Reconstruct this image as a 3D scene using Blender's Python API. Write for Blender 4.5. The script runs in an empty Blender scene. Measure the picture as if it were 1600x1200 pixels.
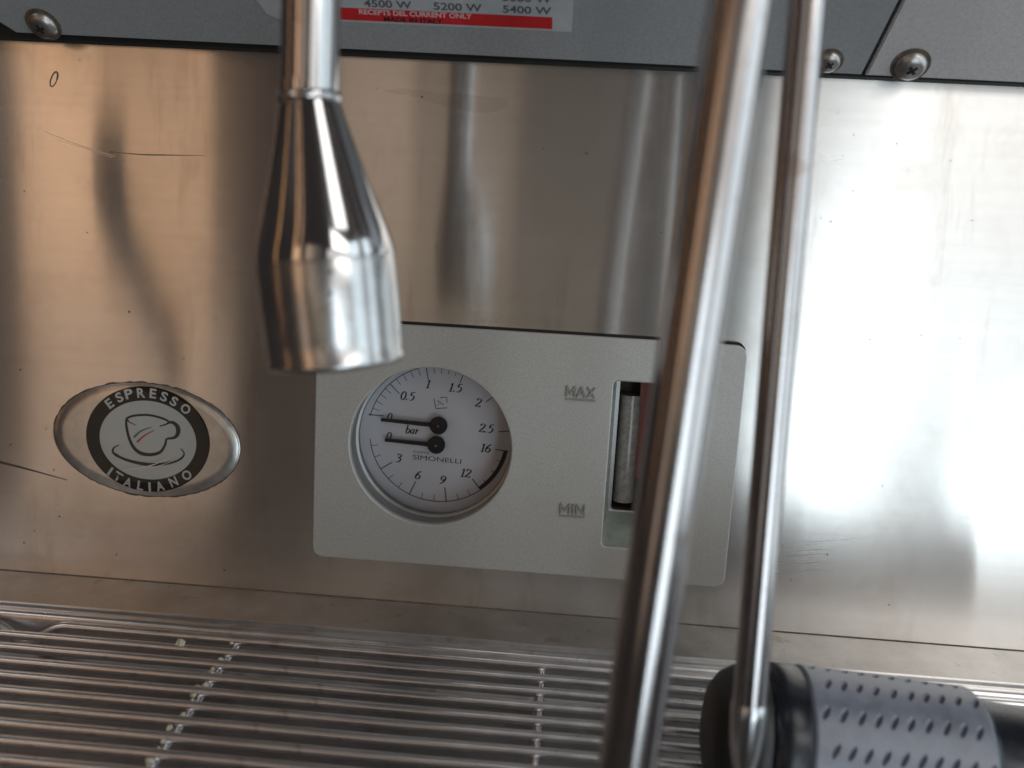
import bpy, bmesh, math, random
from mathutils import Vector, Matrix
from math import sin, cos, pi, radians

S = 0.001                      # everything below is written in millimetres
SC = bpy.context.scene
COL = SC.collection
rnd = random.Random(7)

# ------------------------------------------------------------------ camera
cam_d = bpy.data.cameras.new('camera')
cam = bpy.data.objects.new('camera', cam_d)
COL.objects.link(cam)
right = Vector((0.99633831, 0.06494927, 0.05560177))
up = Vector((-0.06540837, 0.16021735, 0.98491225))
back = Vector((0.05506096, -0.98494263, 0.16387891))
m = Matrix((right, up, back)).transposed().to_4x4()
m.translation = Vector((0, -330 * S, 0))
cam.matrix_world = m
cam_d.sensor_width = 36
cam_d.lens = 31.5
cam_d.clip_start = 0.01
cam_d.clip_end = 50
cam_d.dof.use_dof = True
cam_d.dof.focus_distance = 0.335
cam_d.dof.aperture_fstop = 8.5
SC.camera = cam
SC.view_settings.view_transform = 'Standard'
SC.view_settings.look = 'None'
SC.view_settings.exposure = 0
SC.view_settings.gamma = 1
SC.cycles.max_bounces = 10
SC.cycles.glossy_bounces = 6
SC.cycles.transparent_max_bounces = 12
SC.cycles.caustics_reflective = True
SC.cycles.blur_glossy = 0.3

# ------------------------------------------------------------------ light
w = bpy.data.worlds.new('World')
SC.world = w
w.use_nodes = True
w.node_tree.nodes['Background'].inputs[0].default_value = (0.112, 0.097, 0.092, 1)
w.node_tree.nodes['Background'].inputs[1].default_value = 0.28


def lamp(name, x0, x1, z0, z1, y, col, rad, aim=None, lean=0):
    """soft rectangular lamp facing the machine; rad is what a mirror would show of it"""
    l = bpy.data.lights.new(name, 'AREA')
    l.shape = 'RECTANGLE'
    l.size = (x1 - x0) * S
    l.size_y = (z1 - z0) * S
    l.energy = rad * pi * l.size * l.size_y
    l.color = col
    o = bpy.data.objects.new(name, l)
    COL.objects.link(o)
    o.location = ((x0 + x1) / 2 * S, y * S, (z0 + z1) / 2 * S)
    if aim is None:
        o.rotation_euler = (pi / 2, radians(lean), 0)
    else:
        d = Vector(aim) * S - o.location
        o.rotation_euler = d.to_track_quat('-Z', 'Y').to_euler()
    return o


WARM = (1.0, 0.61, 0.36)
WARM2 = (1.0, 0.76, 0.58)
COOL = (0.79, 0.92, 1.0)
WHITE = (1.0, 0.98, 0.95)
# warm lit counter area to the left
lamp('warm_lamp', -1150, -960, -160, 450, -1500, WARM, 1.12)
lamp('warm_lamp', -960, -740, -200, 430, -1505, WARM, 0.84)
lamp('warm_lamp', -1150, -700, -700, -200, -1510, WARM2, 0.50)
lamp('warm_lamp', -490, -330, -120, 500, -1500, WARM2, 0.56)
lamp('warm_lamp', -330, -120, -160, 500, -1500, WARM2, 0.28)
lamp('warm_lamp', -460, 120, -330, -60, -1510, (1, .83, .56), 0.20)
lamp('warm_lamp', -120, 150, -160, 500, -1500, (1, .86, .76), 0.09)
lamp('orange_lamp', -1960, -1900, -500, 1100, -700, (1, .50, .20), 1.5, aim=(0, -700, 0))
lamp('orange_lamp', -1150, -1090, 450, 1400, -1500, (1, .55, .28), 2.0)
lamp('orange_lamp', -800, -760, 450, 1400, -1500, (1, .60, .36), 1.5)
# window on the right, with added fill above and beside it
lamp('window_lamp', 370, 1350, -60, 440, -1500, WHITE, 0.95)
lamp('window_lamp', 600, 1600, 500, 1100, -1500, WHITE, 4.0)  # added above the window band to brighten ledge, rods and nozzle
lamp('window_lamp', 370, 1350, -1000, -60, -1500, COOL, 1.3)
lamp('window_lamp', 400, 600, -900, 0, -1490, COOL, 1.9, lean=12)
lamp('window_lamp', 420, 660, -900, 20, -1485, COOL, 0.9, lean=12)
lamp('window_lamp', 450, 740, -900, 40, -1480, COOL, 0.5, lean=12)
lamp('window_lamp', 800, 1010, -860, -380, -1490, COOL, 2.2)
lamp('window_lamp', 800, 1060, -900, -400, -1485, COOL, 0.8)
lamp('side_fill_lamp', 900, 2500, -700, 900, -600, COOL, 1.6, aim=(0, -200, -60))  # added fill from the right that lights the plate
# lamps added high behind the camera, for highlights on rods, cone and badge
lamp('added_high_lamp', 600, 1200, 1050, 1750, -1000, WHITE, 3.2, aim=(0, 0, -100))
lamp('added_high_lamp', -200, -90, 1350, 1750, -1000, WHITE, 4.0, aim=(0, 0, -100))
lamp('added_high_lamp', -1350, -900, 800, 1100, -800, WHITE, 2.6, aim=(0, 0, -100))


# ------------------------------------------------------------------ materials
class NT:
    def __init__(s, name):
        s.m = bpy.data.materials.new(name)
        s.m.use_nodes = True
        s.t = s.m.node_tree
        s.b = s.t.nodes['Principled BSDF']
        s.out = s.t.nodes['Material Output']
        s.tc = None

    def n(s, typ, **kw):
        nd = s.t.nodes.new(typ)
        for k, v in kw.items():
            if k in nd.bl_rna.properties:
                setattr(nd, k, v)
        return nd

    def l(s, a, b):
        s.t.links.new(a, b)

    def coord(s, scale, rot=(0, 0, 0)):
        if s.tc is None:
            s.tc = s.n('ShaderNodeTexCoord')
        mp = s.n('ShaderNodeMapping')
        mp.inputs['Scale'].default_value = scale
        mp.inputs['Rotation'].default_value = rot
        s.l(s.tc.outputs['Object'], mp.inputs['Vector'])
        return mp.outputs[0]

    def noise(s, scale, vec=(1, 1, 1), detail=4, rough=.6, rot=(0, 0, 0)):
        nz = s.n('ShaderNodeTexNoise')
        nz.inputs['Scale'].default_value = scale
        nz.inputs['Detail'].default_value = detail
        nz.inputs['Roughness'].default_value = rough
        s.l(s.coord(vec, rot), nz.inputs['Vector'])
        return nz.outputs['Fac']

    def ramp(s, src, stops):
        r = s.n('ShaderNodeValToRGB')
        e = r.color_ramp.elements
        while len(e) < len(stops):
            e.new(.5)
        for el, (p, c) in zip(e, stops):
            el.position = p
            el.color = (c, c, c, 1) if not isinstance(c, tuple) else (*c, 1)
        s.l(src, r.inputs[0])
        return r.outputs[0]

    def mix(s, f, a, b, mode='MIX'):
        mx = s.n('ShaderNodeMix', data_type='RGBA', blend_type=mode)
        for i, v in ((0, f), (6, a), (7, b)):
            if isinstance(v, (int, float)):
                mx.inputs[i].default_value = v
            elif isinstance(v, tuple):
                mx.inputs[i].default_value = (*v, 1)
            else:
                s.l(v, mx.inputs[i])
        return mx.outputs[2]

    def mulf(s, a, k, add=0.0):
        mm = s.n('ShaderNodeMath', operation='MULTIPLY_ADD')
        s.l(a, mm.inputs[0])
        mm.inputs[1].default_value = k
        mm.inputs[2].default_value = add
        return mm.outputs[0]

    def bump(s, h, strength, dist, bsdf=None, prev=None):
        b = s.n('ShaderNodeBump')
        b.inputs['Strength'].default_value = strength
        b.inputs['Distance'].default_value = dist
        s.l(h, b.inputs['Height'])
        if prev is not None:
            s.l(prev, b.inputs['Normal'])
        if bsdf is not False:
            s.l(b.outputs[0], (bsdf or s.b).inputs['Normal'])
        return b.outputs[0]

    def setc(s, **kw):
        for k, v in kw.items():
            i = s.b.inputs[k.replace('_', ' ')]
            if hasattr(v, 'is_output'):
                s.l(v, i)
            else:
                i.default_value = (*v, 1) if isinstance(v, tuple) and len(v) == 3 and i.type == 'RGBA' else v


def mat_plain(name, col, rough=.5, metal=0., grain=None, bump=None, spec=.5):
    t = NT(name)
    t.setc(Base_Color=col, Roughness=rough, Metallic=metal)
    t.b.inputs['Specular IOR Level'].default_value = spec
    if grain:
        sc, amt = grain
        nz = t.noise(sc, detail=3)
        c2 = tuple(max(0, c * (1 - amt)) for c in col)
        c3 = tuple(min(1, c * (1 + amt)) for c in col)
        t.setc(Base_Color=t.mix(t.ramp(nz, [(.3, 0.), (.7, 1.)]), c2, c3))
        t.setc(Roughness=t.mulf(nz, .25, rough - .12))
    if bump:
        sc, st, ds = bump
        t.bump(t.noise(sc, detail=2), st, ds)
    return t.m


def mat_brushed(name='brushed_steel', k=1., haze=0.):
    t = NT(name)
    fine = t.noise(300, (.05, 1, 1), detail=5, rough=.7)          # brushing along X
    wave = t.noise(7, (1, 1, .5), detail=2)
    blot = t.noise(28, (1, 1, .8), detail=6, rough=.65)
    big = t.noise(9, (1, 1, .6), detail=4, rough=.6)
    speck = t.noise(420, detail=2, rough=.5)
    drip = t.noise(30, (2.2, 1, .35), detail=5, rough=.7)
    col = t.mix(t.ramp(fine, [(.3, 0.), (.7, 1.)]), (.655, .635, .61), (.70, .68, .655))
    col = t.mix(t.ramp(blot, [(.50, 0.), (.75, .45)]), col, (.50, .45, .40))
    col = t.mix(t.ramp(drip, [(.56, 0.), (.70, .36)]), col, (.42, .36, .31))
    col = t.mix(t.ramp(speck, [(.735, 0.), (.75, .6)]), col, (.20, .14, .09))
    if k != 1.:
        col = t.mix(1., col, (k, k * .98, k * .96), 'MULTIPLY')
    tg = t.n('ShaderNodeCombineXYZ')
    tg.inputs[0].default_value = 1          # brushed along X, so highlights spread up and down
    nrm = t.bump(wave, .5, .0004, False)

    def lobe(rough, aniso):
        b = t.n('ShaderNodeBsdfAnisotropic')
        t.l(col, b.inputs['Color'])
        b.inputs['Anisotropy'].default_value = aniso
        if isinstance(rough, float):
            b.inputs['Roughness'].default_value = rough
        else:
            t.l(rough, b.inputs['Roughness'])
        t.l(tg.outputs[0], b.inputs['Tangent'])
        t.l(nrm, b.inputs['Normal'])
        return b.outputs[0]

    def mixs(f, a, b):
        mx = t.n('ShaderNodeMixShader')
        if isinstance(f, float):
            mx.inputs[0].default_value = f
        else:
            t.l(f, mx.inputs[0])
        t.l(a, mx.inputs[1])
        t.l(b, mx.inputs[2])
        return mx.outputs[0]

    sharp = lobe(t.mulf(big, .06, .115), .74)
    broad = lobe(.27, .68)
    greasy = lobe(.50, .25)
    x = mixs(.42, sharp, broad)
    x = mixs(t.ramp(blot, [(.3, .05 + haze), (.8, .20 + haze)]), x, greasy)
    t.t.nodes.remove(t.b)
    t.l(x, t.out.inputs[0])
    return t.m


def mat_steel(name, col, rough, grain=(60, .12), bump=(25, .25, .0003), stain=.0):
    t = NT(name)
    nz = t.noise(grain[0], detail=5, rough=.65)
    c = t.mix(t.ramp(nz, [(.35, 0.), (.7, 1.)]), tuple(x * (1 - grain[1]) for x in col), col)
    if stain:
        st = t.noise(110, detail=4, rough=.6)
        c = t.mix(t.ramp(st, [(.62, 0.), (.70, stain)]), c, (.30, .19, .10))
    t.setc(Base_Color=c, Metallic=1., Roughness=t.mulf(nz, .14, rough - .07))
    t.bump(t.noise(bump[0], detail=2), bump[1], bump[2])
    return t.m


def mat_clear(name, tint=(1, 1, 1), rough=.03, ior=1.5, smear=False):
    t = NT(name)
    t.t.nodes.remove(t.b)
    tr = t.n('ShaderNodeBsdfTransparent')
    tr.inputs[0].default_value = (*tint, 1)
    gl = t.n('ShaderNodeBsdfGlossy')
    gl.inputs['Roughness'].default_value = rough
    fr = t.n('ShaderNodeFresnel')
    fr.inputs[0].default_value = ior
    fac = fr.outputs[0]
    if smear:
        nz = t.noise(90, (1, 1, .4), detail=5, rough=.7)
        t.l(t.mulf(nz, .35, .02), gl.inputs['Roughness'])
    mx = t.n('ShaderNodeMixShader')
    t.l(fac, mx.inputs[0])
    t.l(tr.outputs[0], mx.inputs[1])
    t.l(gl.outputs[0], mx.inputs[2])
    t.l(mx.outputs[0], t.out.inputs[0])
    return t.m


def mat_plate():
    t = NT('silver_paint')
    sp = t.noise(1700, detail=1, rough=.5)
    big = t.noise(25, detail=4)
    c = t.mix(t.ramp(sp, [(.3, 0.), (.72, 1.)]), (.345, .34, .322), (.415, .41, .39))
    c = t.mix(t.ramp(big, [(.45, 0.), (.8, .35)]), c, (.355, .34, .30))
    t.setc(Base_Color=c, Metallic=.3, Roughness=.46)
    t.bump(sp, .35, .00012)
    return t.m


def mat_casing(name, col, rough, metal):
    t = NT(name)
    sp = t.noise(1200, detail=2)
    big = t.noise(14, (1, 1, 1), detail=5)
    c = t.mix(t.ramp(sp, [(.3, 0.), (.7, 1.)]), tuple(v * .88 for v in col), tuple(v * 1.1 for v in col))
    c = t.mix(t.ramp(big, [(.5, 0.), (.8, .4)]), c, tuple(v * .7 for v in col))
    t.setc(Base_Color=c, Metallic=metal, Roughness=t.mulf(big, .2, rough - .1))
    t.bump(sp, .25, .0001)
    return t.m


M = dict(
    panel=mat_brushed(),
    chrome=mat_steel('polished_chrome', (.68, .67, .67), .15, (50, .06), (16, .15, .0004), .25),
    nozzle=mat_steel('dulled_chrome', (.66, .655, .65), .12, (50, .08), (16, .15, .0004), .3),
    tip=mat_steel('scaled_chrome', (.70, .70, .70), .24, (45, .30), (30, .2, .0004), .35),
    tube=mat_steel('worn_steel_tube', (.56, .53, .52), .19, (60, .14), (30, .15, .0003), .35),
    rod=mat_steel('wire_steel', (.80, .785, .79), .30, (120, .14), (60, .2, .0003), .3),
    ledge=mat_steel('ledge_steel', (.62, .60, .58), .42, (40, .30), (30, .25, .0004), .4),
    basin=mat_steel('basin_steel', (.42, .405, .41), .42, (30, .35), (20, .35, .0008), .5),
    screw=mat_steel('screw_steel', (.50, .48, .46), .36, (300, .3), (300, .3, .0002), .3),
    wall=mat_steel('dull_steel', (.36, .36, .35), .45, (60, .2)),
    plate=mat_plate(),
    mark=mat_plain('marking_shade', (.20, .20, .185), .5, grain=(800, .2)),  # darker than the plate, painting in the shading of the raised letters
    recess=mat_plain('recess_grey', (.23, .26, .235), .3, grain=(120, .2)),
    casing=mat_casing('grey_casing_paint', (.29, .30, .31), .5, .05),
    casing2=mat_casing('brushed_casing', (.58, .58, .59), .40, .35),
    black=mat_plain('black_rubber', (.012, .012, .013), .45, grain=(80, .3), bump=(300, .2, .0002)),
    gap=mat_plain('dark_gap', (.010, .009, .008), .8),  # near-black put in for the shade inside gaps
    label=mat_plain('label_film', (.40, .42, .44), .45, grain=(200, .08)),
    red=mat_plain('label_red', (.50, .015, .02), .45, grain=(200, .1)),
    pale=mat_plain('label_pale_ink', (.62, .42, .42), .5),
    ink=mat_plain('dark_ink', (.015, .014, .016), .5),
    inkfade=mat_plain('faded_ink', (.09, .095, .11), .5),
    grey_ink=mat_plain('grey_ink', (.16, .15, .16), .5),
    dial=mat_plain('dial_face', (.69, .695, .735), .5, grain=(60, .03)),
    needle=mat_plain('needle_black', (.010, .010, .011), .35),
    pin=mat_plain('pin_metal', (.5, .48, .42), .3, metal=1.),
    ring=mat_plain('badge_black', (.008, .008, .009), .35, spec=.3),
    disc=mat_plain('badge_grey', (.56, .555, .54), .5, metal=.0),
    foil=mat_steel('badge_foil', (.90, .89, .88), .30, (120, .25)),
    green=mat_plain('emblem_green', (.05, .22, .10), .5),
    redink=mat_plain('emblem_red', (.50, .07, .06), .5),
    dome=mat_clear('badge_resin', (.97, .97, .96), .05, 1.4),
    glass=mat_clear('gauge_glass', (.97, .97, .98), .04, smear=True),
    tubeglass=mat_plain('frosted_glass_tube', (.29, .275, .25), .16, grain=(500, .22), bump=(500, .25, .0003)),
    fluid=mat_plain('red_backing', (.26, .035, .018), .4),
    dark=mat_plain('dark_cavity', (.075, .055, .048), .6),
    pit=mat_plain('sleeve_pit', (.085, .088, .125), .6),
    sleeve=mat_plain('grip_sleeve', (.165, .185, .235), .40, grain=(150, .25), spec=.9),
    handle=mat_plain('handle_black', (.010, .012, .018), .26, grain=(60, .3), spec=.4),
    crumb=mat_plain('dried_milk', (.50, .46, .36), .8, grain=(900, .25)),
    stain=mat_plain('dried_splash', (.20, .17, .15), .55, metal=.6, grain=(300, .35)),
    scratch=mat_plain('dark_scratch', (.06, .05, .045), .5, grain=(300, .3)),
    bright=mat_plain('bright_scratch', (.9, .9, .9), .35, metal=1.),
    grime=mat_plain('brown_grime', (.10, .075, .055), .7, grain=(500, .5)),
)


# ------------------------------------------------------------------ builders
def link(name, me, mat, parent=None, smooth=False):
    me.name = name
    o = bpy.data.objects.new(name, me)
    COL.objects.link(o)
    if mat is not None:
        me.materials.clear()
        me.materials.append(mat)
    if smooth:
        me.polygons.foreach_set('use_smooth', [True] * len(me.polygons))
        if smooth is not True:
            try:
                me.set_sharp_from_angle(angle=radians(smooth))
            except Exception:
                pass
    me.update()
    if parent is not None:
        o.parent = parent
    return o


def org(parent):
    """world position of a part's frame in mm"""
    v = Vector((0, 0, 0))
    while parent is not None:
        v += parent.location / S
        parent = parent.parent
    return v


def mesh(name, vs, fs, mat, parent=None, smooth=False, loc=None):
    b = org(parent)
    if loc is not None:
        b = b + Vector(loc)
    me = bpy.data.meshes.new(name)
    me.from_pydata([tuple((Vector(v) - b) * S) for v in vs], [], fs)
    o = link(name, me, mat, parent, smooth)
    if loc is not None:
        o.location = Vector(loc) * S
    return o


def thing(name, label, cat, loc, group=None):
    o = bpy.data.objects.new(name, None)
    o.empty_display_size = .01
    COL.objects.link(o)
    o.location = Vector(loc) * S
    tag(o, label, cat, group)
    return o


def tag(o, label=None, cat=None, group=None, kind=None):
    for k, v in (('label', label), ('category', cat), ('group', group), ('kind', kind)):
        if v:
            o[k] = v
    return o


def frame(d):
    d = Vector(d).normalized()
    a = Vector((0, 0, 1)) if abs(d.z) < .9 else Vector((1, 0, 0))
    u = d.cross(a).normalized()
    return d, u, d.cross(u).normalized()


def lathe_data(profile, o, d, seg=48, cap=True):
    """profile: (radius, distance along d) pairs"""
    d, u, v = frame(d)
    o = Vector(o)
    vs, fs = [], []
    for r, h in profile:
        for k in range(seg):
            a = 2 * pi * k / seg
            vs.append(o + d * h + (u * cos(a) + v * sin(a)) * r)
    for i in range(len(profile) - 1):
        for k in range(seg):
            k2 = (k + 1) % seg
            fs.append((i * seg + k, i * seg + k2, (i + 1) * seg + k2, (i + 1) * seg + k))
    if cap:
        fs.append(tuple(range(seg))[::-1])
        n = (len(profile) - 1) * seg
        fs.append(tuple(range(n, n + seg)))
    return vs, fs


def lathe(name, profile, o, d, mat, parent=None, seg=48, cap=True, smooth=40):
    vs, fs = lathe_data(profile, o, d, seg, cap)
    return mesh(name, vs, fs, mat, parent, smooth)


def smoothpath(pts, n=8, closed=False):
    P = [Vector(p) for p in pts]
    if len(P) < 3:
        return P
    out = []
    N = len(P)
    rng = N if closed else N - 1
    for i in range(rng):
        p1, p2 = P[i], P[(i + 1) % N]
        p0 = P[(i - 1) % N] if (closed or i > 0) else p1 * 2 - p2
        p3 = P[(i + 2) % N] if (closed or i < N - 2) else p2 * 2 - p1
        for k in range(n):
            t = k / n
            out.append(.5 * ((2 * p1) + (p2 - p0) * t + (2 * p0 - 5 * p1 + 4 * p2 - p3) * t * t + (-p0 + 3 * p1 - 3 * p2 + p3) * t ** 3))
    out.append(P[0] if closed else P[-1])
    return out


def tube_data(path, r, seg=16):
    vs, fs = [], []
    n = len(path)
    u = None
    for i, p in enumerate(path):
        t = (path[min(i + 1, n - 1)] - path[max(i - 1, 0)]).normalized()
        if u is None:
            _, u, _ = frame(t)
        u = (u - t * u.dot(t)).normalized()
        v = t.cross(u)
        rr = r[i] if isinstance(r, (list, tuple)) else r
        for k in range(seg):
            a = 2 * pi * k / seg
            vs.append(p + (u * cos(a) + v * sin(a)) * rr)
    for i in range(n - 1):
        for k in range(seg):
            k2 = (k + 1) % seg
            fs.append((i * seg + k, i * seg + k2, (i + 1) * seg + k2, (i + 1) * seg + k))
    fs.append(tuple(range(seg))[::-1])
    fs.append(tuple(range((n - 1) * seg, n * seg)))
    return vs, fs


def tube(name, pts, r, mat, parent=None, seg=24, curve=False, n=8):
    path = smoothpath(pts, n) if curve else [Vector(p) for p in pts]
    vs, fs = tube_data(path, r, seg)
    return mesh(name, vs, fs, mat, parent, 50)


def extrude_x(name, prof, x0, x1, mat, parent=None, closed=False, nx=1, smooth=35):
    """prof: (y, z) points swept along X"""
    vs, fs = [], []
    n = len(prof)
    for i in range(nx + 1):
        x = x0 + (x1 - x0) * i / nx
        vs += [(x, y, z) for y, z in prof]
    for i in range(nx):
        for k in range(n if closed else n - 1):
            k2 = (k + 1) % n
            fs.append((i * n + k, i * n + k2, (i + 1) * n + k2, (i + 1) * n + k))
    if closed:
        fs.append(tuple(range(n))[::-1])
        fs.append(tuple(range(nx * n, nx * n + n)))
    return mesh(name, vs, fs, mat, parent, smooth)


def rrect(x0, z0, x1, z1, r, n=6):
    pts = []
    for cx, cz, a0 in ((x1 - r, z1 - r, 0), (x0 + r, z1 - r, 90), (x0 + r, z0 + r, 180), (x1 - r, z0 + r, 270)):
        for k in range(n + 1):
            a = radians(a0 + 90 * k / n)
            pts.append((cx + r * cos(a), cz + r * sin(a)))
    return pts


def sheet(name, outlines, y_front, thick, bev, mat, parent=None):
    """flat plate in the XZ plane with holes and rounded edges, front face at y_front"""
    cu = bpy.data.curves.new(name, 'CURVE')
    cu.dimensions = '2D'
    cu.fill_mode = 'BOTH'
    cu.extrude = (thick / 2 - bev) * S
    cu.bevel_depth = bev * S
    cu.bevel_resolution = 2
    b = org(parent)
    for ol in outlines:
        sp = cu.splines.new('POLY')
        sp.points.add(len(ol) - 1)
        for p, (x, z) in zip(sp.points, ol):
            p.co = ((x - b.x) * S, (z - b.z) * S, 0, 1)
        sp.use_cyclic_u = True
    o = bpy.data.objects.new(name, cu)
    COL.objects.link(o)
    bpy.context.view_layer.update()
    me = bpy.data.meshes.new_from_object(o.evaluated_get(bpy.context.evaluated_depsgraph_get()))
    bpy.data.objects.remove(o)
    bpy.data.curves.remove(cu)
    me.transform(Matrix.Rotation(pi / 2, 4, 'X'))      # curve plane -> XZ
    me.transform(Matrix.Translation((0, (y_front + thick / 2 - b.y) * S, 0)))
    return link(name, me, mat, parent, 30)


def text_mesh(body, shear=0., bold=0., extrude=0.):
    cu = bpy.data.curves.new('lettering', 'FONT')
    cu.body = body
    cu.size = 1
    cu.shear = shear
    cu.offset = bold
    cu.extrude = extrude
    cu.resolution_u = 4
    o = bpy.data.objects.new('lettering', cu)
    COL.objects.link(o)
    bpy.context.view_layer.update()
    me = bpy.data.meshes.new_from_object(o.evaluated_get(bpy.context.evaluated_depsgraph_get()))
    bpy.data.objects.remove(o)
    bpy.data.curves.remove(cu)
    return me


def lettering(name, body, cx, cz, wid, hgt, y, mat, parent, rot=0., shear=0., bold=0., ext=0., M4=None):
    """text centred at (cx, cz), scaled to wid x hgt mm, lying in the plane y (or in the plane of M4)"""
    me = text_mesh(body, shear, bold, ext)
    xs = [v.co.x for v in me.vertices]
    ys = [v.co.y for v in me.vertices]
    x0, x1, y0, y1 = min(xs), max(xs), min(ys), max(ys)
    sx = wid / (x1 - x0)
    sy = hgt / (y1 - y0)
    if wid <= 0:
        sx = sy
    a = radians(rot)
    b = org(parent)
    for v in me.vertices:
        u = (v.co.x - (x0 + x1) / 2) * sx
        t = (v.co.y - (y0 + y1) / 2) * sy
        h = v.co.z
        q = Vector((cx + u * cos(a) - t * sin(a), y - h, cz + u * sin(a) + t * cos(a)))
        if M4 is not None:
            q = M4(q.x, q.z, -q.y)
        v.co = (q - b) * S
    return link(name, me, mat, parent)


# calligraphic strokes for the dial's italic serif figures
def ell(cx, cy, rx, ry, a0=0, a1=360, n=20):
    return [(cx + rx * cos(radians(a0 + (a1 - a0) * k / n)), cy + ry * sin(radians(a0 + (a1 - a0) * k / n))) for k in range(n + 1)]


G = {
    '0': [ell(.3, .5, .235, .5)],
    '1': [[(.32, 1), (.30, 0)], [(.32, 1), (.24, .90), (.12, .86)], [(.12, 0), (.48, 0)]],
    '2': [[(.08, .76), (.13, .93), (.31, 1), (.49, .90), (.50, .68), (.30, .36), (.05, .02)], [(.05, .03), (.30, .05), (.50, .01), (.56, .16)]],
    '3': [[(.08, .86), (.27, 1), (.49, .88), (.43, .64), (.20, .54)], [(.20, .54), (.47, .47), (.52, .22), (.31, 0), (.06, .07)]],
    '5': [[(.55, 1), (.2, .97)], [(.2, .97), (.13, .58)], [(.13, .58), (.30, .63), (.50, .50), (.50, .22), (.30, 0), (.05, .05)]],
    '6': [[(.54, .98), (.28, .82), (.09, .48), (.09, .16), (.28, 0), (.49, .12), (.52, .38), (.34, .55), (.12, .40)]],
    '.': [[(.1, -.03), (.1, .13)]],
    'b': [[(.14, 1.12), (.12, .05)], [(.04, 1.08), (.14, 1.12)], [(.12, .42), (.30, .64), (.50, .50), (.48, .18), (.28, 0), (.12, .10)]],
    'a': [[(.46, .62), (.25, .62), (.08, .40), (.10, .08), (.26, .03), (.44, .30)], [(.46, .64), (.43, .10), (.54, .04)]],
    'r': [[(.06, .58), (.16, .62), (.13, .0)], [(.14, .30), (.28, .58), (.42, .60)]],
}
G['9'] = [[(.6 - x, 1 - y) for x, y in s] for s in G['6']]
ADV = {'1': .55, '.': .30, 'r': .44, 'a': .60, 'b': .60}


def ribbon(pts, wf, vs, fs, place, n=5):
    path = smoothpath([(x, y, 0) for x, y in pts], n)
    L = len(path)
    base = len(vs)
    for i, p in enumerate(path):
        t = path[min(i + 1, L - 1)] - path[max(i - 1, 0)]
        if t.length < 1e-9:
            t = Vector((1, 0, 0))
        t.normalize()
        nrm = Vector((-t.y, t.x, 0))
        ww = wf(i / (L - 1), t) / 2
        vs.append(place(*(p + nrm * ww).xy))
        vs.append(place(*(p - nrm * ww).xy))
    for i in range(L - 1):
        a = base + 2 * i
        fs.append((a, a + 1, a + 3, a + 2))


def figures(name, body, cx, cz, h, y, mat, parent, rot=0., slant=.22, wt=(.07, .19)):
    tot = sum(ADV.get(c, .62) for c in body)
    a = radians(rot)
    vs, fs = [], []
    x = -tot / 2
    for c in body:
        def place(u, v, x=x):
            uu = (1.12 * (x + u) + slant * (v - .5)) * h
            vv = (v - .5) * h
            return (cx + uu * cos(a) - vv * sin(a), y, cz + uu * sin(a) + vv * cos(a))
        for s in G[c]:
            ribbon(s, lambda k, t: wt[0] + (wt[1] - wt[0]) * abs(t.y * .93 + t.x * .25) ** 1.3, vs, fs, place)
        x += ADV.get(c, .62)
    return mesh(name, vs, fs, mat, parent)


def strokes(name, lines, y, mat, parent, place=None):
    """lines: (points, start width, end width[, mid width]) drawn as flat bands"""
    vs, fs = [], []
    for i, ln in enumerate(lines):
        pts, w0, w1 = ln[:3]
        wm = ln[3] if len(ln) > 3 else (w0 + w1) / 2
        pl = place or (lambda u, v, yy=y - .004 * i: (u, yy, v))
        ribbon(pts, lambda k, t: (w0 + (wm - w0) * k * 2 if k < .5 else wm + (w1 - wm) * (k * 2 - 1)), vs, fs, pl, 6)
    return mesh(name, vs, fs, mat, parent)


def ellipse_disc(name, cx, cz, rx, rz, y, mat, parent, seg=96, rin=None):
    vs, fs = [], []
    for k in range(seg):
        a = 2 * pi * k / seg
        vs.append((cx + rx * cos(a), y, cz + rz * sin(a)))
    if rin is None:
        fs.append(tuple(range(seg)))
    else:
        for k in range(seg):
            a = 2 * pi * k / seg
            vs.append((rin[2] + rin[0] * cos(a), y, rin[3] + rin[1] * sin(a)))
        for k in range(seg):
            k2 = (k + 1) % seg
            fs.append((k, k2, seg + k2, seg + k))
    return mesh(name, vs, fs, mat, parent)


# ------------------------------------------------------------------ steel back panel (setting)
bp = sheet('back_panel', [rrect(-330, -144, 330, 59.6, .5),
                          [(-47.8 + 32.4 * cos(-2 * pi * k / 64), -80.4 + 32.4 * sin(-2 * pi * k / 64)) for k in range(64)],
                          rrect(16.5, -117, 42.5, -48, 2)[::-1]], 0, 2, .3, M['panel'])
tag(bp, kind='structure')
# marks that belong to the panel's own surface
def P2(name, lines, mat, y=-.06):
    return strokes(name, lines, y, mat, bp)


P2('scuff_ring', [([(-192.4 + 1.15 * cos(2 * pi * k / 20) + .9 * sin(2 * pi * k / 20), 46.8 + 2.6 * sin(2 * pi * k / 20)) for k in range(21)], .7, .35, .5)], M['stain'])
P2('long_scratch', [([(-220, -99.2), (-207, -101.6), (-191.4, -104.8)], 1.1, .25)], M['scratch'])
P2('smear_line', [([(-172, 22.0), (-160, 21.6), (-150, 21.9), (-135.9, 22.4)], .15, .1, .55)], M['stain'])
P2('light_scratch', [([(-197, 28.2), (-184, 24), (-170, 20.5)], .15, .35), ([(-192, 25.4), (-180, 22.4), (-171, 20.0)], .1, .3)], M['bright'])


def blob(name, pts, mat, y, parent):
    p = smoothpath([(a, b, 0) for a, b in pts], 5, closed=True)[:-1]
    r2 = random.Random(len(pts))
    vs = [(q.x + r2.uniform(-.4, .4), y, q.y + r2.uniform(-.3, .3)) for q in p]
    return mesh(name, vs, [tuple(range(len(vs)))], mat, parent)


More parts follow.
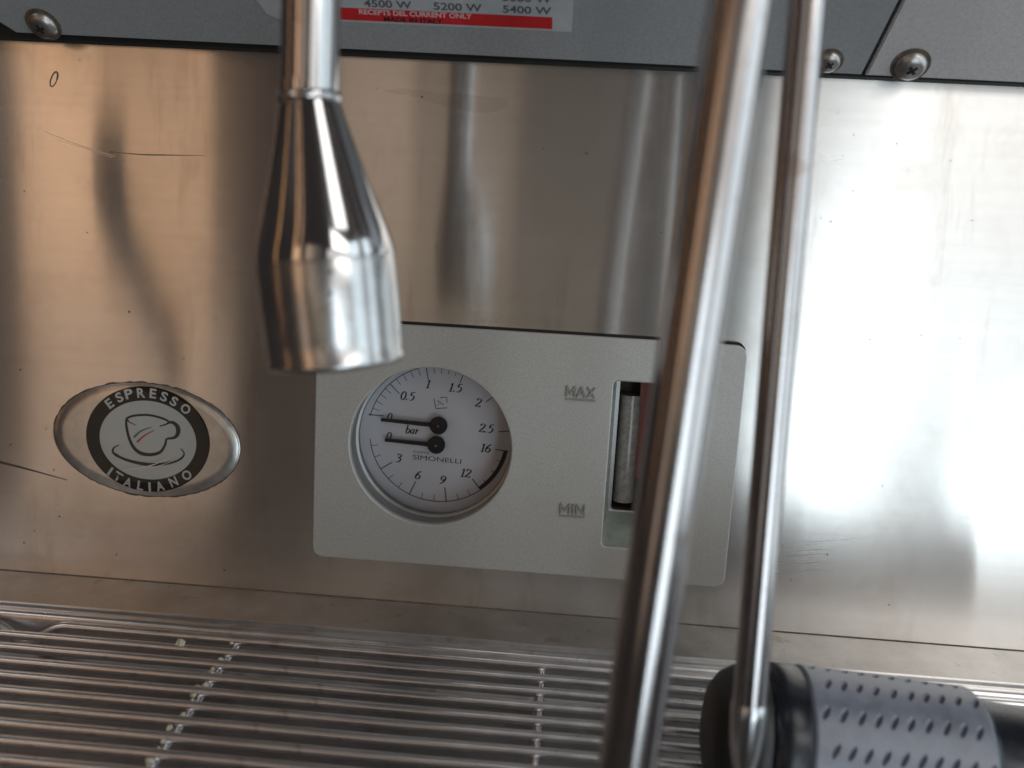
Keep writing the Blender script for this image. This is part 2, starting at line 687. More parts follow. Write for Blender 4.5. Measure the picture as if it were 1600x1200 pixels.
blob('drip_stain', [(-80, 48.9), (-70, 48.5), (-62, 49.2), (-50, 48.4), (-42, 48.8), (-36, 48.2), (-27, 47.9), (-26, 45.0), (-31, 42.4), (-38, 42.6), (-47, 43.6), (-58, 46.4), (-66, 47.6)],
     mat_brushed('dull_film', .93, .05), -.03, bp)
spk_v, spk_f = [], []
for (x, z, r) in [(-165.3, -36.8, .55), (32.2, 3.9, .5), (-56.5, 46.9, .55), (-43, 10.5, .3), (-12, 31, .35), (-205, 6, .4), (-181, -8, .35),
                  (-209, -62, .5), (96, 41, .45), (116, 30, .35), (130, 34, .4), (88, 12, .35), (110, -30, .5),
                  (140, 14, .4), (98, 22, .4), (79, 5, .45), (121, -84, .45), (87, -110, .35), (84, -128, .5), (104, -112, .5), (129, -130, .5),
                  (-214, -92, .6), (-195, -120, .5), (-172, -134, .4), (-128, -137, .6), (-210, -132, .4)] + \
                 [(cx_ + rnd.gauss(0, sp_), cz_ + rnd.gauss(0, sp_ * .8), rnd.uniform(.06, .26) * rnd.random() + .05) for cx_, cz_, sp_, n_ in ((-200, -20, 14, 16), (-190, -120, 16, 26), (-80, -136, 12, 14), (110, -125, 14, 14), (108, 25, 16, 12), (0, 30, 20, 6)) for _ in range(n_) if True]:
    n = 9
    r = r * (.6 if x > 50 else .8)
    if not (-140 < z < 56) or (-93 < x < 67 and z < -33):
        continue
    b0 = len(spk_v)
    for k in range(n):
        a = 2 * pi * k / n
        rr = r * rnd.uniform(.7, 1.15)
        spk_v.append((x + rr * cos(a), -.05, z + rr * sin(a)))
    spk_f.append(tuple(range(b0, b0 + n)))
mesh('specks', spk_v, spk_f, M['grime'], bp)
scr = []
for (x0, z0, dx, n, sp) in [(86, -108, 32, 5, 3.2), (84, -21, 22, 2, 2.5), (104, -14, 50, 4, 7), (86, 34, 8, 2, 2.4)]:
    for k in range(n):
        xx = x0 + rnd.uniform(-4, 4)
        zz = z0 - k * sp + rnd.uniform(-.8, .8)
        L = dx * rnd.uniform(.5, 1)
        scr.append(([(xx, zz), (xx + L * .5, zz + L * .05), (xx + L, zz + L * .13)], .05, .08, rnd.uniform(.15, .32)))
P2('fine_scratches', scr, M['bright'], -.07)

# ------------------------------------------------------------------ upper casing (underside leans out over the panel)
CA = radians(45)


def cas(x, u, h=0.):
    """x along the casing, u up its face, h proud of it"""
    return Vector((x, -9 - u * sin(CA) - h * cos(CA), 61.5 + u * cos(CA) - h * sin(CA)))


def cas_slab(name, ol, thick, mat, parent):
    vs = [cas(x, u, 0) for x, u in ol] + [cas(x, u, -thick) for x, u in ol]
    n = len(ol)
    bm = bmesh.new()
    b = org(parent)
    V = [bm.verts.new((v - b) * S) for v in vs]
    bm.faces.new(V[:n])
    bm.faces.new(V[n:][::-1])
    for k in range(n):
        k2 = (k + 1) % n
        bm.faces.new((V[k], V[n + k], V[n + k2], V[k2]))
    bmesh.ops.recalc_face_normals(bm, faces=bm.faces)
    ed = [e for e in bm.edges if all(v in V[:n] for v in e.verts)]
    bmesh.ops.bevel(bm, geom=ed, offset=.5 * S, segments=2, affect='EDGES')
    me = bpy.data.meshes.new(name)
    bm.to_mesh(me)
    bm.free()
    return link(name, me, mat, parent, 40)


cs = thing('upper_casing', 'grey painted underside of the machine body overhanging the steel back panel', 'casing', (0, 0, 62))
cas_slab('front_cover', [(-201, -1.1), (-205.5, 3.0), (-205.5, 80), (104, 80), (94.2, -2.5)], 3, M['casing'], cs)
cas_slab('side_cover', [(95.6, -2.6), (105.4, 80), (260, 80), (260, -2.9)], 3, M['casing2'], cs)['label'] = 'bare brushed metal cover beyond the slanting joint'
extrude_x('gap_shade', [(-.5, 59.6), (-4.5, 59.8), (-4.5, 66), (-.5, 66)], -330, 330, M['gap'], cs, closed=True)  # black strip put in for the shaded gap under the casing
mesh('backing', [cas(-330, -2, -4), cas(330, -2, -4), cas(330, 90, -4), cas(-330, 90, -4)], [(0, 1, 2, 3)], M['gap'], cs)


def screw(x, u, r, slot_rot):
    d = cas(0, 0, 1) - cas(0, 0, 0)
    o = cas(x, u, 0)
    R = r
    prof = [(R, -.5), (R, .5), (R * .97, .16 * R + .3), (R * .88, .32 * R + .3), (R * .7, .46 * R + .3), (R * .45, .55 * R + .3), (R * .2, .58 * R + .3), (.01, .59 * R + .3)]
    s = lathe('screw', prof, o, d, M['screw'], cs, seg=40, cap=False)
    lathe('washer', [(R * 1.22, .02), (R * 1.22, .25), (R * .9, .27)], o, d, M['grime'], cs, 32, cap=False)
    dd, uu, vv = frame(d)
    vs, fs = [], []
    for a in (slot_rot, slot_rot + 90):
        ca, sa = cos(radians(a)), sin(radians(a))
        e1 = uu * ca + vv * sa
        e2 = -uu * sa + vv * ca
        b0 = len(vs)
        prof2 = [(-.52, .50), (-.3, .57), (0, .60), (.3, .57), (.52, .50)]
        for k, hh in prof2:
            for sgn in (-1, 1):
                vs.append(o + e1 * R * k + e2 * R * .11 * sgn + dd * (hh * R + .34))
        for k in range(4):
            q = b0 + 2 * k
            fs.append((q, q + 1, q + 3, q + 2))
    mesh('cross_slot', vs, fs, M['gap'], s)
    return s


screw(-189.2, 2.9, 5.0, 20)
screw(82.0, 2.3, 3.9, 40)
screw(108.8, 2.2, 5.2, 40)

# rating label stuck on the casing
rl = thing('rating_label', 'pale rating label with wattage figures and a red band, stuck under the casing', 'label', cas(-50, 9, 0))


def lab(x, u, h=0.):
    return cas(x, u, h)


def lab_poly(name, ol, h, mat, parent):
    return mesh(name, [cas(x, u, h) for x, u in ol], [tuple(range(len(ol)))], mat, parent)


lab_poly('film', [(-104.2, 9.2), (-4.3, 9.0), (-4.1, 45), (-112, 45), (-112, 20), (-107.5, 10.5)], .12, M['label'], rl)
lab_poly('red_band', [(-82.4, 9.9), (-10.8, 9.8), (-10.9, 14.1), (-81.7, 14.4)], .2, M['red'], rl)
for body, cx, wd in (('4500 W', -65.5, 16), ('5200 W', -42.2, 16), ('5400 W', -19.3, 16)):
    lettering('wattage', body, cx, 16.3, wd, 2.7, 0, M['inkfade'], rl, M4=lambda x, z, h: cas(x, z, .18), bold=.02)
for body, cx, wd in (('4100 W', -65.5, 16), ('4700 W', -42.2, 16), ('5000 W', -19.3, 16)):
    lettering('wattage', body, cx, 20.4, wd, 2.7, 0, M['inkfade'], rl, M4=lambda x, z, h: cas(x, z, .18), bold=.02)
lettering('caption', 'RECEPTS DEL CURRENT ONLY', -56.6, 13.2, 38, 1.9, 0, M['pale'], rl, M4=lambda x, z, h: cas(x, z, .26), bold=.03)
lettering('caption', 'MADE IN ITALY', -57.5, 10.85, 20, 1.7, 0, M['ink'], rl, M4=lambda x, z, h: cas(x, z, .26), bold=.03)

# ------------------------------------------------------------------ silver instrument plate
ip = thing('instrument_plate', 'silver grey plate with MAX and MIN marks framing the gauge and the sight window', 'plate', (-13.1, 0, -127))
HC = (-47.8, -80.6)
hole = [(HC[0] + 31.2 * cos(-2 * pi * k / 96), HC[1] + 30.8 * sin(-2 * pi * k / 96)) for k in range(96)]
sheet('plate_body', [rrect(-91.6, -126.6, 65.8, -35.4, 3.6), hole, rrect(18.6, -114.8, 40.5, -50.2, 2.2)[::-1]], -3.4, 3.0, .55, M['plate'], ip)
sheet('gap_shade', [rrect(-92.0, -127.0, 66.3, -33.9, 3.9), [(x * 1.0, z) for x, z in hole], rrect(18.0, -115.4, 41.1, -49.6, 2.2)[::-1]], -.36, .34, .05, M['gap'], ip)  # black sheet added as the shadow line round the plate's edge
LET = {'M': ([(0, 0, 0, 1), (0, 1, .4, .3), (.4, .3, .8, 1), (.8, 1, .8, 0)], .8), 'A': ([(0, 0, .38, 1), (.38, 1, .76, 0), (.14, .32, .62, .32)], .76),
       'X': ([(0, 0, .7, 1), (0, 1, .7, 0)], .7), 'I': ([(.06, 0, .06, 1)], .12), 'N': ([(0, 0, 0, 1), (0, 1, .7, 0), (.7, 0, .7, 1)], .7)}


def raised(name, body, x0, z0, wid, h, parent):
    """letters cast in relief: each stroke a low prism"""
    tot = sum(LET[c][1] for c in body) + .28 * (len(body) - 1)
    k = wid / tot
    vs, fs = [], []
    x = 0
    for c in body:
        for i, (a, b, cc, dd_) in enumerate(LET[c][0]):
            p, q = Vector((x0 + (x + a) * k, 0, z0 + b * h)), Vector((x0 + (x + cc) * k, 0, z0 + dd_ * h))
            t = (q - p).normalized()
            n_ = Vector((-t.z, 0, t.x)) * .36
            p, q = p - t * .2, q + t * .2
            b0 = len(vs)
            yf = -4.05 - .01 * i
            for y in (yf, -3.35):
                f = 1 if y == -3.35 else .8
                vs += [Vector((v.x, y, v.z)) for v in (p + n_ * f, p - n_ * f, q - n_ * f, q + n_ * f)]
            fs += [tuple(b0 + v for v in f) for f in ((0, 1, 2, 3), (0, 4, 5, 1), (1, 5, 6, 2), (2, 6, 7, 3), (3, 7, 4, 0))]
        x += LET[c][1] + .28
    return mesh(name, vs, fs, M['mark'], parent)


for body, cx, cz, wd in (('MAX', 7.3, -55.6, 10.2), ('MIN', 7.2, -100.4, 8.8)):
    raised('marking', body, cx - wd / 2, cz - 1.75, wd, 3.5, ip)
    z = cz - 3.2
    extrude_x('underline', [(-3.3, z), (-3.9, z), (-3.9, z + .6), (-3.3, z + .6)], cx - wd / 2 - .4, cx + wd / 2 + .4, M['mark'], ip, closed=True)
# recess walls behind the plate's openings
sw = thing('sight_window', 'recessed window with a frosted level glass and red backing, beside MAX and MIN', 'window', (29.5, 8, -110))


def funnel(name, a, b, ya, yb, mat, parent):
    n = len(a)
    vs = [(x, ya, z) for x, z in a] + [(x, yb, z) for x, z in b]
    fs = [(k, (k + 1) % n, n + (k + 1) % n, n + k) for k in range(n)]
    return mesh(name, vs, fs, mat, parent, 40)


funnel('recess_wall', rrect(18.4, -115, 40.7, -50, 2.2), rrect(21.2, -105.2, 39.5, -50.6, 1.2), -1.2, 13, M['recess'], sw)
funnel('chrome_lip', rrect(21.2, -105.2, 39.5, -50.6, 1.2), rrect(22.6, -104.6, 39.0, -51.4, 1.2), 13, 13.2, M['wall'], sw)
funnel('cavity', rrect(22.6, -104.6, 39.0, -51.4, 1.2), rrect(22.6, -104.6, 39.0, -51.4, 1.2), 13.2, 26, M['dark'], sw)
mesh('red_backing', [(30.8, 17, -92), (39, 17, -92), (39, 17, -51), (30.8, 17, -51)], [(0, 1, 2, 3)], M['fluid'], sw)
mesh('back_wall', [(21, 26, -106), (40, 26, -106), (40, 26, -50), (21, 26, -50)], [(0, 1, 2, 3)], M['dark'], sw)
lathe('level_glass', [(4.3, 0), (4.4, 20), (4.3, 43)], (27.4, 18.5, -102), (0, 0, 1), M['tubeglass'], sw, 32)

# ------------------------------------------------------------------ pressure gauge
pg = thing('pressure_gauge', 'round double pressure gauge with two black needles at zero, set in the silver plate', 'gauge', (-47.8, 16, -112))
CX, CZ, DY = -47.8, -80.0, 16.0
lathe('housing', [(31.3, -18.2), (31.3, -6), (31.0, -5.5), (30.9, -1.5), (32.6, -.4), (32.6, 1)], (HC[0], DY, HC[1]), (0, 1, 0), M['wall'], pg, 96, cap=False)
lathe('bezel', [(31.2, -7.5), (30.2, -7.2), (29.9, -6.2), (30.3, -5.2), (31.2, -5.0)], (HC[0], DY, HC[1]), (0, 1, 0), M['wall'], pg, 96, cap=False)
dial = ellipse_disc('dial', HC[0], HC[1], 32, 32, DY, M['dial'], pg)


def D(u, v):
    return (CX + u, CZ + v)


def arcpts(r, a0, a1, n=40, squash=.975):
    return [D(.6 + r * cos(radians(a0 + (a1 - a0) * k / n)), -.2 + r * squash * sin(radians(a0 + (a1 - a0) * k / n))) for k in range(n + 1)]


strokes('scale_line', [(arcpts(28.6, 167.5, 8), .32, .32), (arcpts(27.9, 187, 350), .34, .34)], DY - .05, M['ink'], dial)
strokes('danger_band', [(arcpts(27.2, -50.5, -9.5, 16), 1.6, 1.6)], DY - .09, M['ink'], dial)


def tick(a, r0, r1, wd):
    p = arcpts(1, a, a, 1)
    f = lambda r: D(.6 + r * cos(radians(a)), -.2 + r * .975 * sin(radians(a)))
    return ([f(r0), f(r1)], wd, wd)


strokes('major_ticks', [([D(-28, 6.38), D(-21.8, 6.16)], .36, .36), tick(135.5, 28.6, 23.2, .36), tick(102.8, 28.4, 23.2, .36), tick(71.7, 28.4, 23.4, .36),
                        tick(40.2, 28.4, 23.6, .36), tick(7.9, 28.4, 23.8, .36), tick(-145.6, 27.9, 22.2, .38), tick(-113.3, 27.9, 21.8, .38),
                        tick(-81.6, 27.9, 21.8, .42), tick(-50.7, 27.9, 22.2, .42), ([D(28.7, -4.64), D(23.4, -4.36)], .38, .38)], DY - .07, M['ink'], dial)
strokes('minor_ticks', [tick(a, 28.6, 25.6, .24) for a in (160.6, 154, 147.3, 141, 129, 122.3, 115.7, 109.2, 96.5, 90.3, 84.1, 77.9)] +
        [tick(a, 27.9, 25.2, .24) for a in (-167, -157, -135, -124, -102.7, -92, -71.2, -60.6, -43, -31.5, -20)], DY - .06, M['ink'], dial)
for t, (u, v), h in (('0', (-19.4, 6.0), 2.9), ('0.5', (-12.45, 14.9), 3.3), ('1', (-4.55, 20.2), 3.2), ('1.5', (6.35, 19.5), 3.3), ('2', (15.75, 14.1), 3.3),
                     ('2.5', (19.4, 4.0), 3.3), ('16', (19.5, -4.0), 3.3), ('12', (12.0, -14.85), 3.3), ('9', (3.0, -18.35), 3.3), ('6', (-7.06, -17.0), 3.3),
                     ('3', (-15.2, -10.6), 3.3), ('0', (-19.4, -1.8), 2.9), ('bar', (-10.2, 1.2), 2.9)):
    figures('numeral' if t != 'bar' else 'lettering', t, CX + u, CZ + v, h, DY - .05, M['ink'], dial, rot=-1.5)
lettering('lettering', 'nuova', CX - 6.3, CZ - 7.6, 6.4, 1.1, DY - .05, M['grey_ink'], dial, rot=-1.5)
lettering('lettering', 'SIMONELLI', CX + .2, CZ - 9.95, 19.6, 1.95, DY - .05, M['ink'], dial, rot=-1.3)
# the small square emblem above the hubs
strokes('emblem', [([D(-2.1, 14.6), D(-1.1, 10.5)], .3, .3), ([D(-1.1, 10.6), D(3.4, 11.2)], .3, .3), ([D(.3, 15.1), D(3.0, 15.5)], .28, .28),
                   ([D(3.0, 15.5), D(3.2, 13.1)], .28, .28), ([D(-.6, 13.9), D(1.9, 12.2)], .3, .3), ([D(-.5, 12.2), D(.2, 12.7)], .26, .26)], DY - .05, M['ink'], dial)


def needle(hu, hv, tu, tv, rad, y):
    h = Vector((CX + hu, y, CZ + hv))
    t = Vector((CX + tu, y, CZ + tv))
    d = (t - h).normalized()
    s = Vector((-d.z, 0, d.x))
    vs = [h + s * .88, h - s * .88, t - s * .66, t + s * .66]
    vs = [v + Vector((0, -.35, 0)) for v in vs] + [v + Vector((0, .35, 0)) for v in vs]
    o = mesh('needle', vs, [(0, 1, 2, 3), (7, 6, 5, 4), (0, 4, 5, 1), (1, 5, 6, 2), (2, 6, 7, 3), (3, 7, 4, 0)], M['needle'], pg)
    lathe('hub', [(rad, 1.0), (rad, -.6), (rad - .4, -1.0), (.5, -1.1)], (h.x, y, h.z), (0, 1, 0), M['needle'], o, 32)
    lathe('pin', [(.5, 0), (.5, -1.7), (.3, -1.9)], (h.x, y, h.z), (0, 1, 0), M['pin'], o, 12)
    return o


needle(.64, 4.46, -22.3, 5.3, 3.5, DY - 3.0)
needle(.0, -3.53, -20.6, -2.9, 3.5, DY - 2.6)
ellipse_disc('glass', HC[0], HC[1], 30.6, 30.6, DY - 6.2, M['glass'], pg)

# ------------------------------------------------------------------ oval domed badge
bd = thing('oval_badge', 'oval resin badge reading ESPRESSO ITALIANO round a coffee cup drawing', 'badge', (-159, 0, -86.3))
BX, BZ, BR = -159.0, -86.3, radians(-2.3)


def B(u, v):
    return (BX + u, BZ + v)


def oval(ax, az, k, n):
    a = 2 * pi * k / n
    u, v = ax * cos(a), az * sin(a)
    return (BX + u * cos(BR) - v * sin(BR), BZ + u * sin(BR) + v * cos(BR))


N = 128
def oval_stack(name, rings, mat, parent, smooth=True):
    """rings: (half width, half height, y), first is outermost; last ring closed with a face"""
    vs, fs = [], []
    for ax, az, y in rings:
        for k in range(N):
            x, z = oval(ax, az, k, N)
            vs.append((x, y, z))
    for i in range(len(rings) - 1):
        for k in range(N):
            k2 = (k + 1) % N
            fs.append((i * N + k, i * N + k2, (i + 1) * N + k2, (i + 1) * N + k))
    fs.append(tuple(range((len(rings) - 1) * N, len(rings) * N)))
    return mesh(name, vs, fs, mat, parent, smooth)


oval_stack('base_foil', [(37.0, 22.3, -.05), (37.0, 22.3, -.2)] + [(37.0 - 4.4 * k / 8, 22.3 - 4.4 * k / 8, -1.1 + .95 * (1 - k / 8) ** 2) for k in range(9)], M['foil'], bd, 60)
r = random.Random(3)
vs = []
for k in range(N):
    x, z = oval(37.5 + r.uniform(-.25, .35), 22.8 + r.uniform(-.25, .35), k, N)
    vs.append((x, -.04, z))
mesh('grime_edge', vs, [tuple(range(N))], M['grime'], bd)
ellipse_disc('black_ring', BX + .9, BZ + .5, 24.6, 20.9, -1.16, M['ring'], bd)
ellipse_disc('grey_disc', BX + .95, BZ + .2, 19.2, 15.6, -1.22, M['disc'], bd)
for word, L in (('ESPRESSO', [(-14.05, 13.72), (-10.13, 16.39), (-6.34, 17.97), (-1.51, 18.67), (3.2, 18.77), (7.57, 17.85), (11.46, 16.25), (15.99, 13.6)]),
                ('ITALIANO', [(-14.28, -13.3), (-11.1, -15.2), (-7.2, -17.2), (-2.2, -18.2), (1.5, -18.5), (5.6, -17.8), (11.0, -15.6), (16.3, -12.6)])):
    top = word[0] == 'E'
    for i, (c, (u, v)) in enumerate(zip(word, L)):
        p0, p1 = L[max(i - 1, 0)], L[min(i + 1, 7)]
        ang = math.degrees(math.atan2(p1[1] - p0[1], p1[0] - p0[0]))
        if i in (0, 7):
            ang *= 1.12
        lettering('letter', c, BX + u, BZ + v, {'I': .95, 'O': 3.7, 'L': 2.5, 'E': 2.6, 'S': 2.7}.get(c, 3.2), 3.8, -1.24, M['disc'], bd, rot=ang, bold=.03)


def bl(pts):
    return [B(u, v) for u, v in pts]


em = strokes('cup_drawing', [
    (bl([(-7.4, 8.3), (-4.42, 9.57), (.96, 10.21), (5.25, 9.7), (8.73, 8.61), (9.1, 7.7), (7.9, 6.9), (5.76, 6.15)]), .85, .5, .9),
    (bl([(-7.14, 8.05), (-6.35, 7.03), (-3.67, 5.87)]), .75, .25),
    (bl([(-7.4, 8.3), (-7.45, 5.34), (-6.44, .57), (-4.6, -3.09), (-1.92, -5.06), (1.87, -5.44), (5.66, -4.25), (7.57, -1.68), (8.41, 1.34)]), .85, .8, 1.5),
    (bl([(8.9, 7.7), (10.87, 7.95), (12.74, 6.48), (12.99, 4.08), (11.64, 2.11), (8.41, 1.34)]), .8, .7, 1.9),
    (bl([(-10.55, -2.43), (-12.75, -3.94), (-12.78, -5.84), (-9.01, -7.75), (-3.6, -8.99), (2.37, -9.37), (8.87, -8.36), (13.74, -6.38), (15.37, -4.1), (14.03, -2.03)]), .4, .4, 1.4)],
    -1.28, M['ink'], bd)
strokes('saucer_shade', [(bl([(-12.6, -3.9), (-12.9, -5.6), (-9.6, -7.5), (-5.5, -8.5)]), .5, .3, 1.2)], -1.36, M['ink'], bd)
strokes('green_band', [(bl([(-4.54, .97), (-1.81, 3.59), (2.53, 5.61)]), 1.0, .35)], -1.30, M['green'], bd)
strokes('red_band', [(bl([(-3.38, -.84), (-.21, 2.08), (3.59, 4.39)]), .9, .35)], -1.30, M['redink'], bd)
strokes('surface_scratch', [(bl([(-7.5, -11.8), (2, -9.6), (10.6, -5.6)]), .1, .15, .4), (bl([(-2, -11.6), (6, -9.2), (14, -5.8)]), .08, .1, .22)], -3.05, M['bright'], bd)
rings = []
for k in range(9):
    a = k / 8 * pi / 2
    rings.append((37.0 - 3.2 * (1 - cos(a)), 22.3 - 3.2 * (1 - cos(a)), -.6 - 2.2 * sin(a)))
rings += [(27, 14.5, -2.92), (16, 8, -2.98)]
oval_stack('resin_dome', rings, M['dome'], bd)

# ------------------------------------------------------------------ drip tray: ledge, rim, basin
TA = radians(5)


def T(s, h=0.):
    """s mm out from the panel along the tray, h above its plane -> (y, z)"""
    return (-s * cos(TA) + h * sin(TA) * -1, -144 - s * sin(TA) + h * cos(TA))


dt = thing('drip_tray', 'steel drip tray ledge and basin running along the foot of the back panel', 'tray', (0, -60, -165))
led = extrude_x('ledge', [T(.2, -.8), T(.7, -.15), T(1.6, 0), T(23.2, 0), T(23.8, .15)], -330, 330, M['ledge'], dt)
extrude_x('joint', [(0.1, -143.6), T(0.3, -.5), T(.9, -.5), T(.9, -3)], -330, 330, M['grime'], dt)
extrude_x('rim', [T(23.8, .15), T(24.6, .75), T(25.6, 1.0), T(26.6, .75), T(27.3, .25), T(27.9, .1), T(28.6, .3), T(29.6, .65), T(30.8, .6), T(31.8, .1), T(32.4, -.9), T(32.6, -3), T(32.7, -16)],
          -330, 330, M['rod'], dt, smooth=60)
extrude_x('basin', [T(32.7, -16), T(34.5, -17.5), T(150, -18.5)], -330, 330, M['basin'], dt)
gr = thing('tray_grille', 'steel wire grille of parallel rods lying over the drip tray', 'grille', (0, -90, -155))
y0, z0 = T(35.9, -1.3)
fr_pts = []
for x, dh, ds in [(-330, 0, 0), (-215, 0, 0), (-206, 0, 0), (-198, -1.2, 1.2), (-191, -4.6, 4.6), (-187, -6.0, 6.0), (-183, -5.0, 5.0), (-178, -1.6, 1.6), (-173.5, -.1, .1), (-168, 0, 0), (-150, 0, 0), (0, 0, 0), (330, 0, 0)]:
    yy, zz = T(35.6 + ds * .5, -1.2 + dh)
    fr_pts.append((x, yy, zz))
tube('frame_wire', fr_pts, 1.75, M['rod'], gr, 16, curve=True, n=5)
rod0 = None
for k in range(1, 15):
    s = 35.9 + 7.85 * k
    y, z = T(s, -1.3)
    if rod0 is None:
        # slightly wavy wire, so that its highlight breaks up
        pts = [Vector((x, y + .12 * sin(x * .05) + .06 * sin(x * .21), z + .10 * sin(x * .037 + 1))) for x in range(-330, 331, 10)]
        vs, fs = tube_data(pts, 1.55, 14)
        rod0 = mesh('rod', vs, fs, M['rod'], gr, 50, loc=None)
        yb, zb = y, z
    else:
        c = rod0.copy()
        COL.objects.link(c)
        c.parent = gr
        c.location = (rnd.uniform(-12, 12) * S, (y - yb + rnd.uniform(-.15, .15)) * S, (z - zb + rnd.uniform(-.1, .1)) * S)
for x in (-220.2, -110.5, -.8, 108.9):
    a, b = T(33.5, -4.0), T(152, -4.0)
    tube('crossbar', [(x, *a), (x, *b)], 1.5, M['rod'], gr, 12)

# crumbs of dried milk caught along the left crossbar
cv, cf = [], []


def crumb(c, r, seed):
    rr = random.Random(seed)
    bm = bmesh.new()
    bmesh.ops.create_icosphere(bm, subdivisions=2, radius=1)
    b0 = len(cv)
    sx, sy, sz = r * rr.uniform(.7, 1.2), r * rr.uniform(.7, 1.3), r * rr.uniform(.6, .9)
    for v in bm.verts:
        k = rr.uniform(.72, 1.2)
        cv.append((c[0] + v.co.x * sx * k, c[1] + v.co.y * sy * k, c[2] + v.co.z * sz * k))
    for f in bm.faces:
        cf.append(tuple(b0 + v.index for v in f.verts))
    bm.free()


for i in range(11):
    s = 40.2 + 7.85 * i
    for j in range(rnd.choice((1, 2, 2, 3))):
        y, z = T(s + rnd.uniform(-2.0, 2.0), -1.0 + rnd.uniform(-.8, .4))
        crumb((-110.5 + rnd.uniform(-1.1, 1.1), y, z), rnd.uniform(.55, 1.15), i * 7 + j)
tag(mesh('milk_residue', cv, cf, M['crumb'], None), 'specks of dried milk caught along the left crossbar of the grille', 'residue', kind='stuff')
cv, cf = [], []
y, z = T(43.2, .6)
crumb((-127.0, y, z), 2.0, 99)
tag(mesh('milk_crumb', cv, cf, M['crumb'], None, loc=(-127, y, z)), 'pale dried milk crumb sitting on the rods left of the crossbar', 'crumb')

# ------------------------------------------------------------------ hot water spout (front left)
ws = thing('water_spout', 'chrome spout with a flared nozzle hanging in front of the panel at left', 'spout', (-52, -130, -31))
top = Vector((-59.0, -130, 200))
tip = Vector((-51.4, -130, -31.0))
joint = Vector((-59.0, -130, 26.5))
lathe('pipe', [(6.3, 0), (6.3, 172)], joint, (joint.lerp(top, 1) - joint), M['chrome'], ws, 64)
ax = (tip - joint)
lathe('collar', [(6.3, -3.4), (6.35, -2.6), (6.35, -.8), (6.9, -.5), (7.15, .3), (7.0, 1.1), (6.4, 1.6)], joint + ax.normalized() * -.6, ax, M['chrome'], ws, 64, cap=False, smooth=60)
LN = ax.length
lathe('nozzle', [(6.5, .5), (8.4, 8), (10.6, 16), (12.8, 23.5), (14.2, 28), (15.0, 31), (15.35, 33.5), (15.35, 34.2)], joint, ax, M['nozzle'], ws, 96, cap=False, smooth=60)
lathe('tip_sleeve', [(15.3, 34.2), (15.45, 34.6), (15.4, 42), (15.25, 52), (15.0, 56.0), (15.45, 56.9), (15.45, 57.5), (14.8, 58.3), (13.6, 58.4), (12.9, 57.6), (12.6, 50)], joint, ax, M['tip'], ws, 96, cap=False, smooth=60)
sv, sf = [], []
for (a, h, rr) in [(-22, 36.5, .55), (-24, 41, .5), (-12, 46, .25), (-35, 53, .35)]:
    dd, uu, vv = frame(ax)
    aa = radians(a)
    # brown spots on the side turned to the viewer
    out = Vector((sin(radians(40 + a)), -cos(radians(40 + a)), 0))
    c = joint + dd * h + out * 15.5
    tg = out.cross(dd)
    b0 = len(sv)
    for k in range(9):
        q = 2 * pi * k / 9
        sv.append(c + (tg * cos(q) + dd * sin(q)) * rr * (1 + .3 * sin(k * 2.3)))
    sf.append(tuple(range(b0, b0 + 9)))
mesh('brown_spots', sv, sf, M['grime'], ws)

# ------------------------------------------------------------------ two steam wands
s1 = thing('steam_wand', 'wider steel wand nearest the camera, crossing right in front of the sight window', 'steam wand', (18.7, -158, -108), 'steam wands hanging side by side')
a1, b1 = Vector((27.4, -158, 43.8)), Vector((18.7, -158, -107.7))
d1 = (b1 - a1)
tube('tube', [a1 - d1 * 1.0, a1, a1 + d1 * .25, a1 + d1 * .5, b1, b1 + d1 * .30], 6.0, M['tube'], s1, 64)
s2 = thing('steam_wand', 'thinner steel wand ending in a bullet tip beside the black handle', 'steam wand', (50, -130, -125), 'steam wands hanging side by side')
a2, b2 = Vector((45.6, -130, 51.4)), Vector((49.1, -130, -105.5))
d2 = (b2 - a2).normalized()
tube('tube', [a2 - d2 * 150, a2, a2 + d2 * 60, b2], 3.85, M['tube'], s2, 64)
lathe('nozzle_tip', [(3.85, -.4), (3.95, .2), (4.15, .8), (4.15, 3), (4.05, 7), (3.7, 11), (3.1, 15), (2.4, 18), (1.5, 20), (.3, 20.6)], b2, d2, M['tip'], s2, 64, smooth=60)

# ------------------------------------------------------------------ black handle lying on the grille
hd = thing('grip_handle', 'black handle with a dimpled grey sleeve lying on the tray at lower right', 'handle', (90, -95, -152))
hx = Vector((1, -.0, -.055)).normalized()
HO = Vector((46.5, -94, -133.5))
lathe('end_cap', [(.5, -.2), (8, 0), (13, 1.2), (16.2, 3.6), (18.2, 7), (19.2, 11), (19.5, 14), (19.0, 14.6)], HO, hx, M['black'], hd, 96, smooth=60)
lathe('collar_ring', [(19.3, 14.6), (20.1, 15.2), (20.3, 19), (20.3, 23.5), (19.9, 24.2)], HO, hx, M['handle'], hd, 96, cap=False, smooth=60)
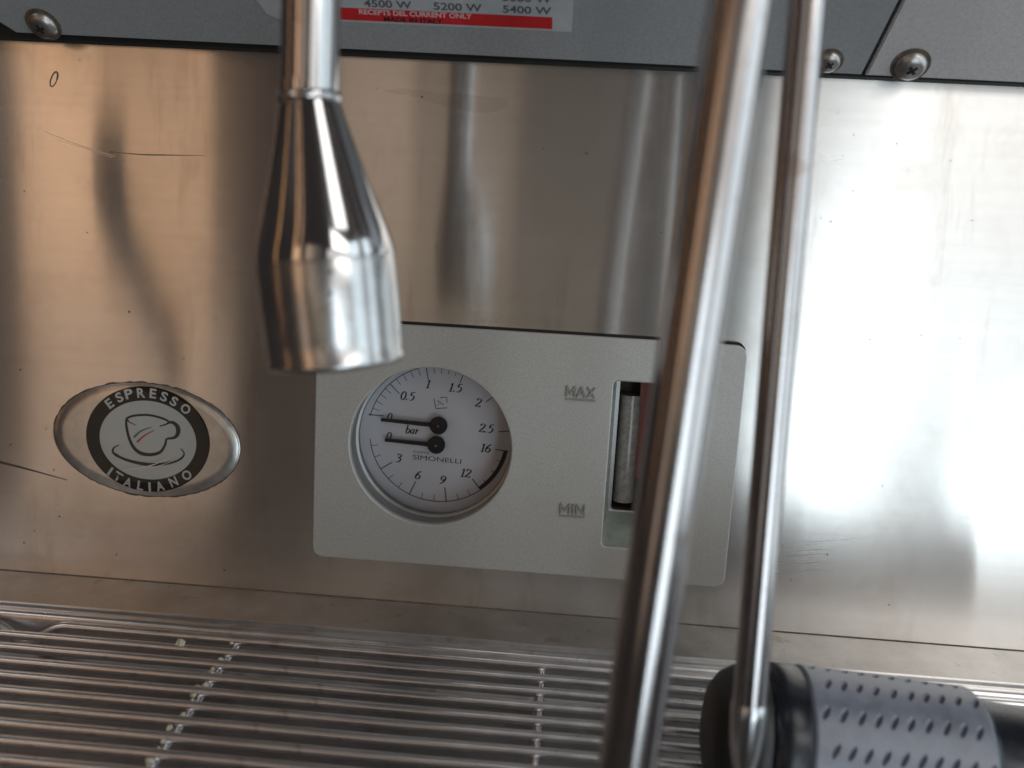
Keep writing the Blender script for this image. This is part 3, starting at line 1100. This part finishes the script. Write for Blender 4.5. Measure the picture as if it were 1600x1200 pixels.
# dimpled sleeve: real relief on a fine grid
L0, L1, R0 = 24.2, 71.8, 20.6
nx, na = 220, 330
dd, uu, vv = frame(hx)
dim = []
for row in range(14):
    a = 2 * pi * row / 14
    for c in range(10):
        dim.append((3.6 + 4.4 * c + (1.6 if row % 2 else 0) + .25 * sin(row * 3 + c * 5), a + .012 * sin(c * 7 + row)))
grid = {}
vs, fs = [], []
import itertools
for i in range(nx + 1):
    x = (L1 - L0) * i / nx
    e = min(x, (L1 - L0) - x)
    base = R0 - (.9 * (1 - min(1, e / 1.2)) ** 2)
    near = [q for q in dim if abs(q[0] - x) < 2.2]
    for k in range(na):
        a = 2 * pi * k / na
        r_ = base
        for (dx, da) in near:
            t = (a - da + pi) % (2 * pi) - pi
            if abs(t) > .16:
                continue
            u_ = (x - dx + t * R0 * .5) / .72
            v_ = t * R0 / 1.9
            q = u_ * u_ + v_ * v_
            if q < 1:
                r_ -= .75 * (1 - q) ** .6
        vs.append(HO + dd * (L0 + x) + (uu * cos(a) + vv * sin(a)) * r_)
for i in range(nx):
    for k in range(na):
        k2 = (k + 1) % na
        fs.append((i * na + k, i * na + k2, (i + 1) * na + k2, (i + 1) * na + k))
slv = mesh('sleeve', vs, fs, M['sleeve'], hd, True)
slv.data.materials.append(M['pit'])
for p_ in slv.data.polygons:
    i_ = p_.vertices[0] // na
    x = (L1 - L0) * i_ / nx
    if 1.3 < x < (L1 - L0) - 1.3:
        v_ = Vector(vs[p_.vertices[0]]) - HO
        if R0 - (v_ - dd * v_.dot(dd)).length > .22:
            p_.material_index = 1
lathe('shaft', [(19.6, 71.6), (18.4, 72.2), (18.0, 74), (17.6, 80), (16.8, 95), (16.5, 150)], HO, hx, M['handle'], hd, 96, smooth=60)

# ------------------------------------------------------------------ bent wand off to the left, seen only as a dark reflection in the panel
bw = thing('bent_wand', 'dark bent wand mirrored as a curved smear in the left of the panel', 'wand', (-240, -130, 46))
tube('arm', [(-236, -130, 47), (-240, -130, 32), (-241, -131, 12), (-236, -132, -8), (-224, -133, -32), (-212, -134, -58), (-204, -135, -86)],
     [7.5] * 8 * 2 + [8.5] * 8 + [8] * 8 + [7] * 8 + [6] * 8 + [5], M['black'], bw, 24, curve=True, n=8)
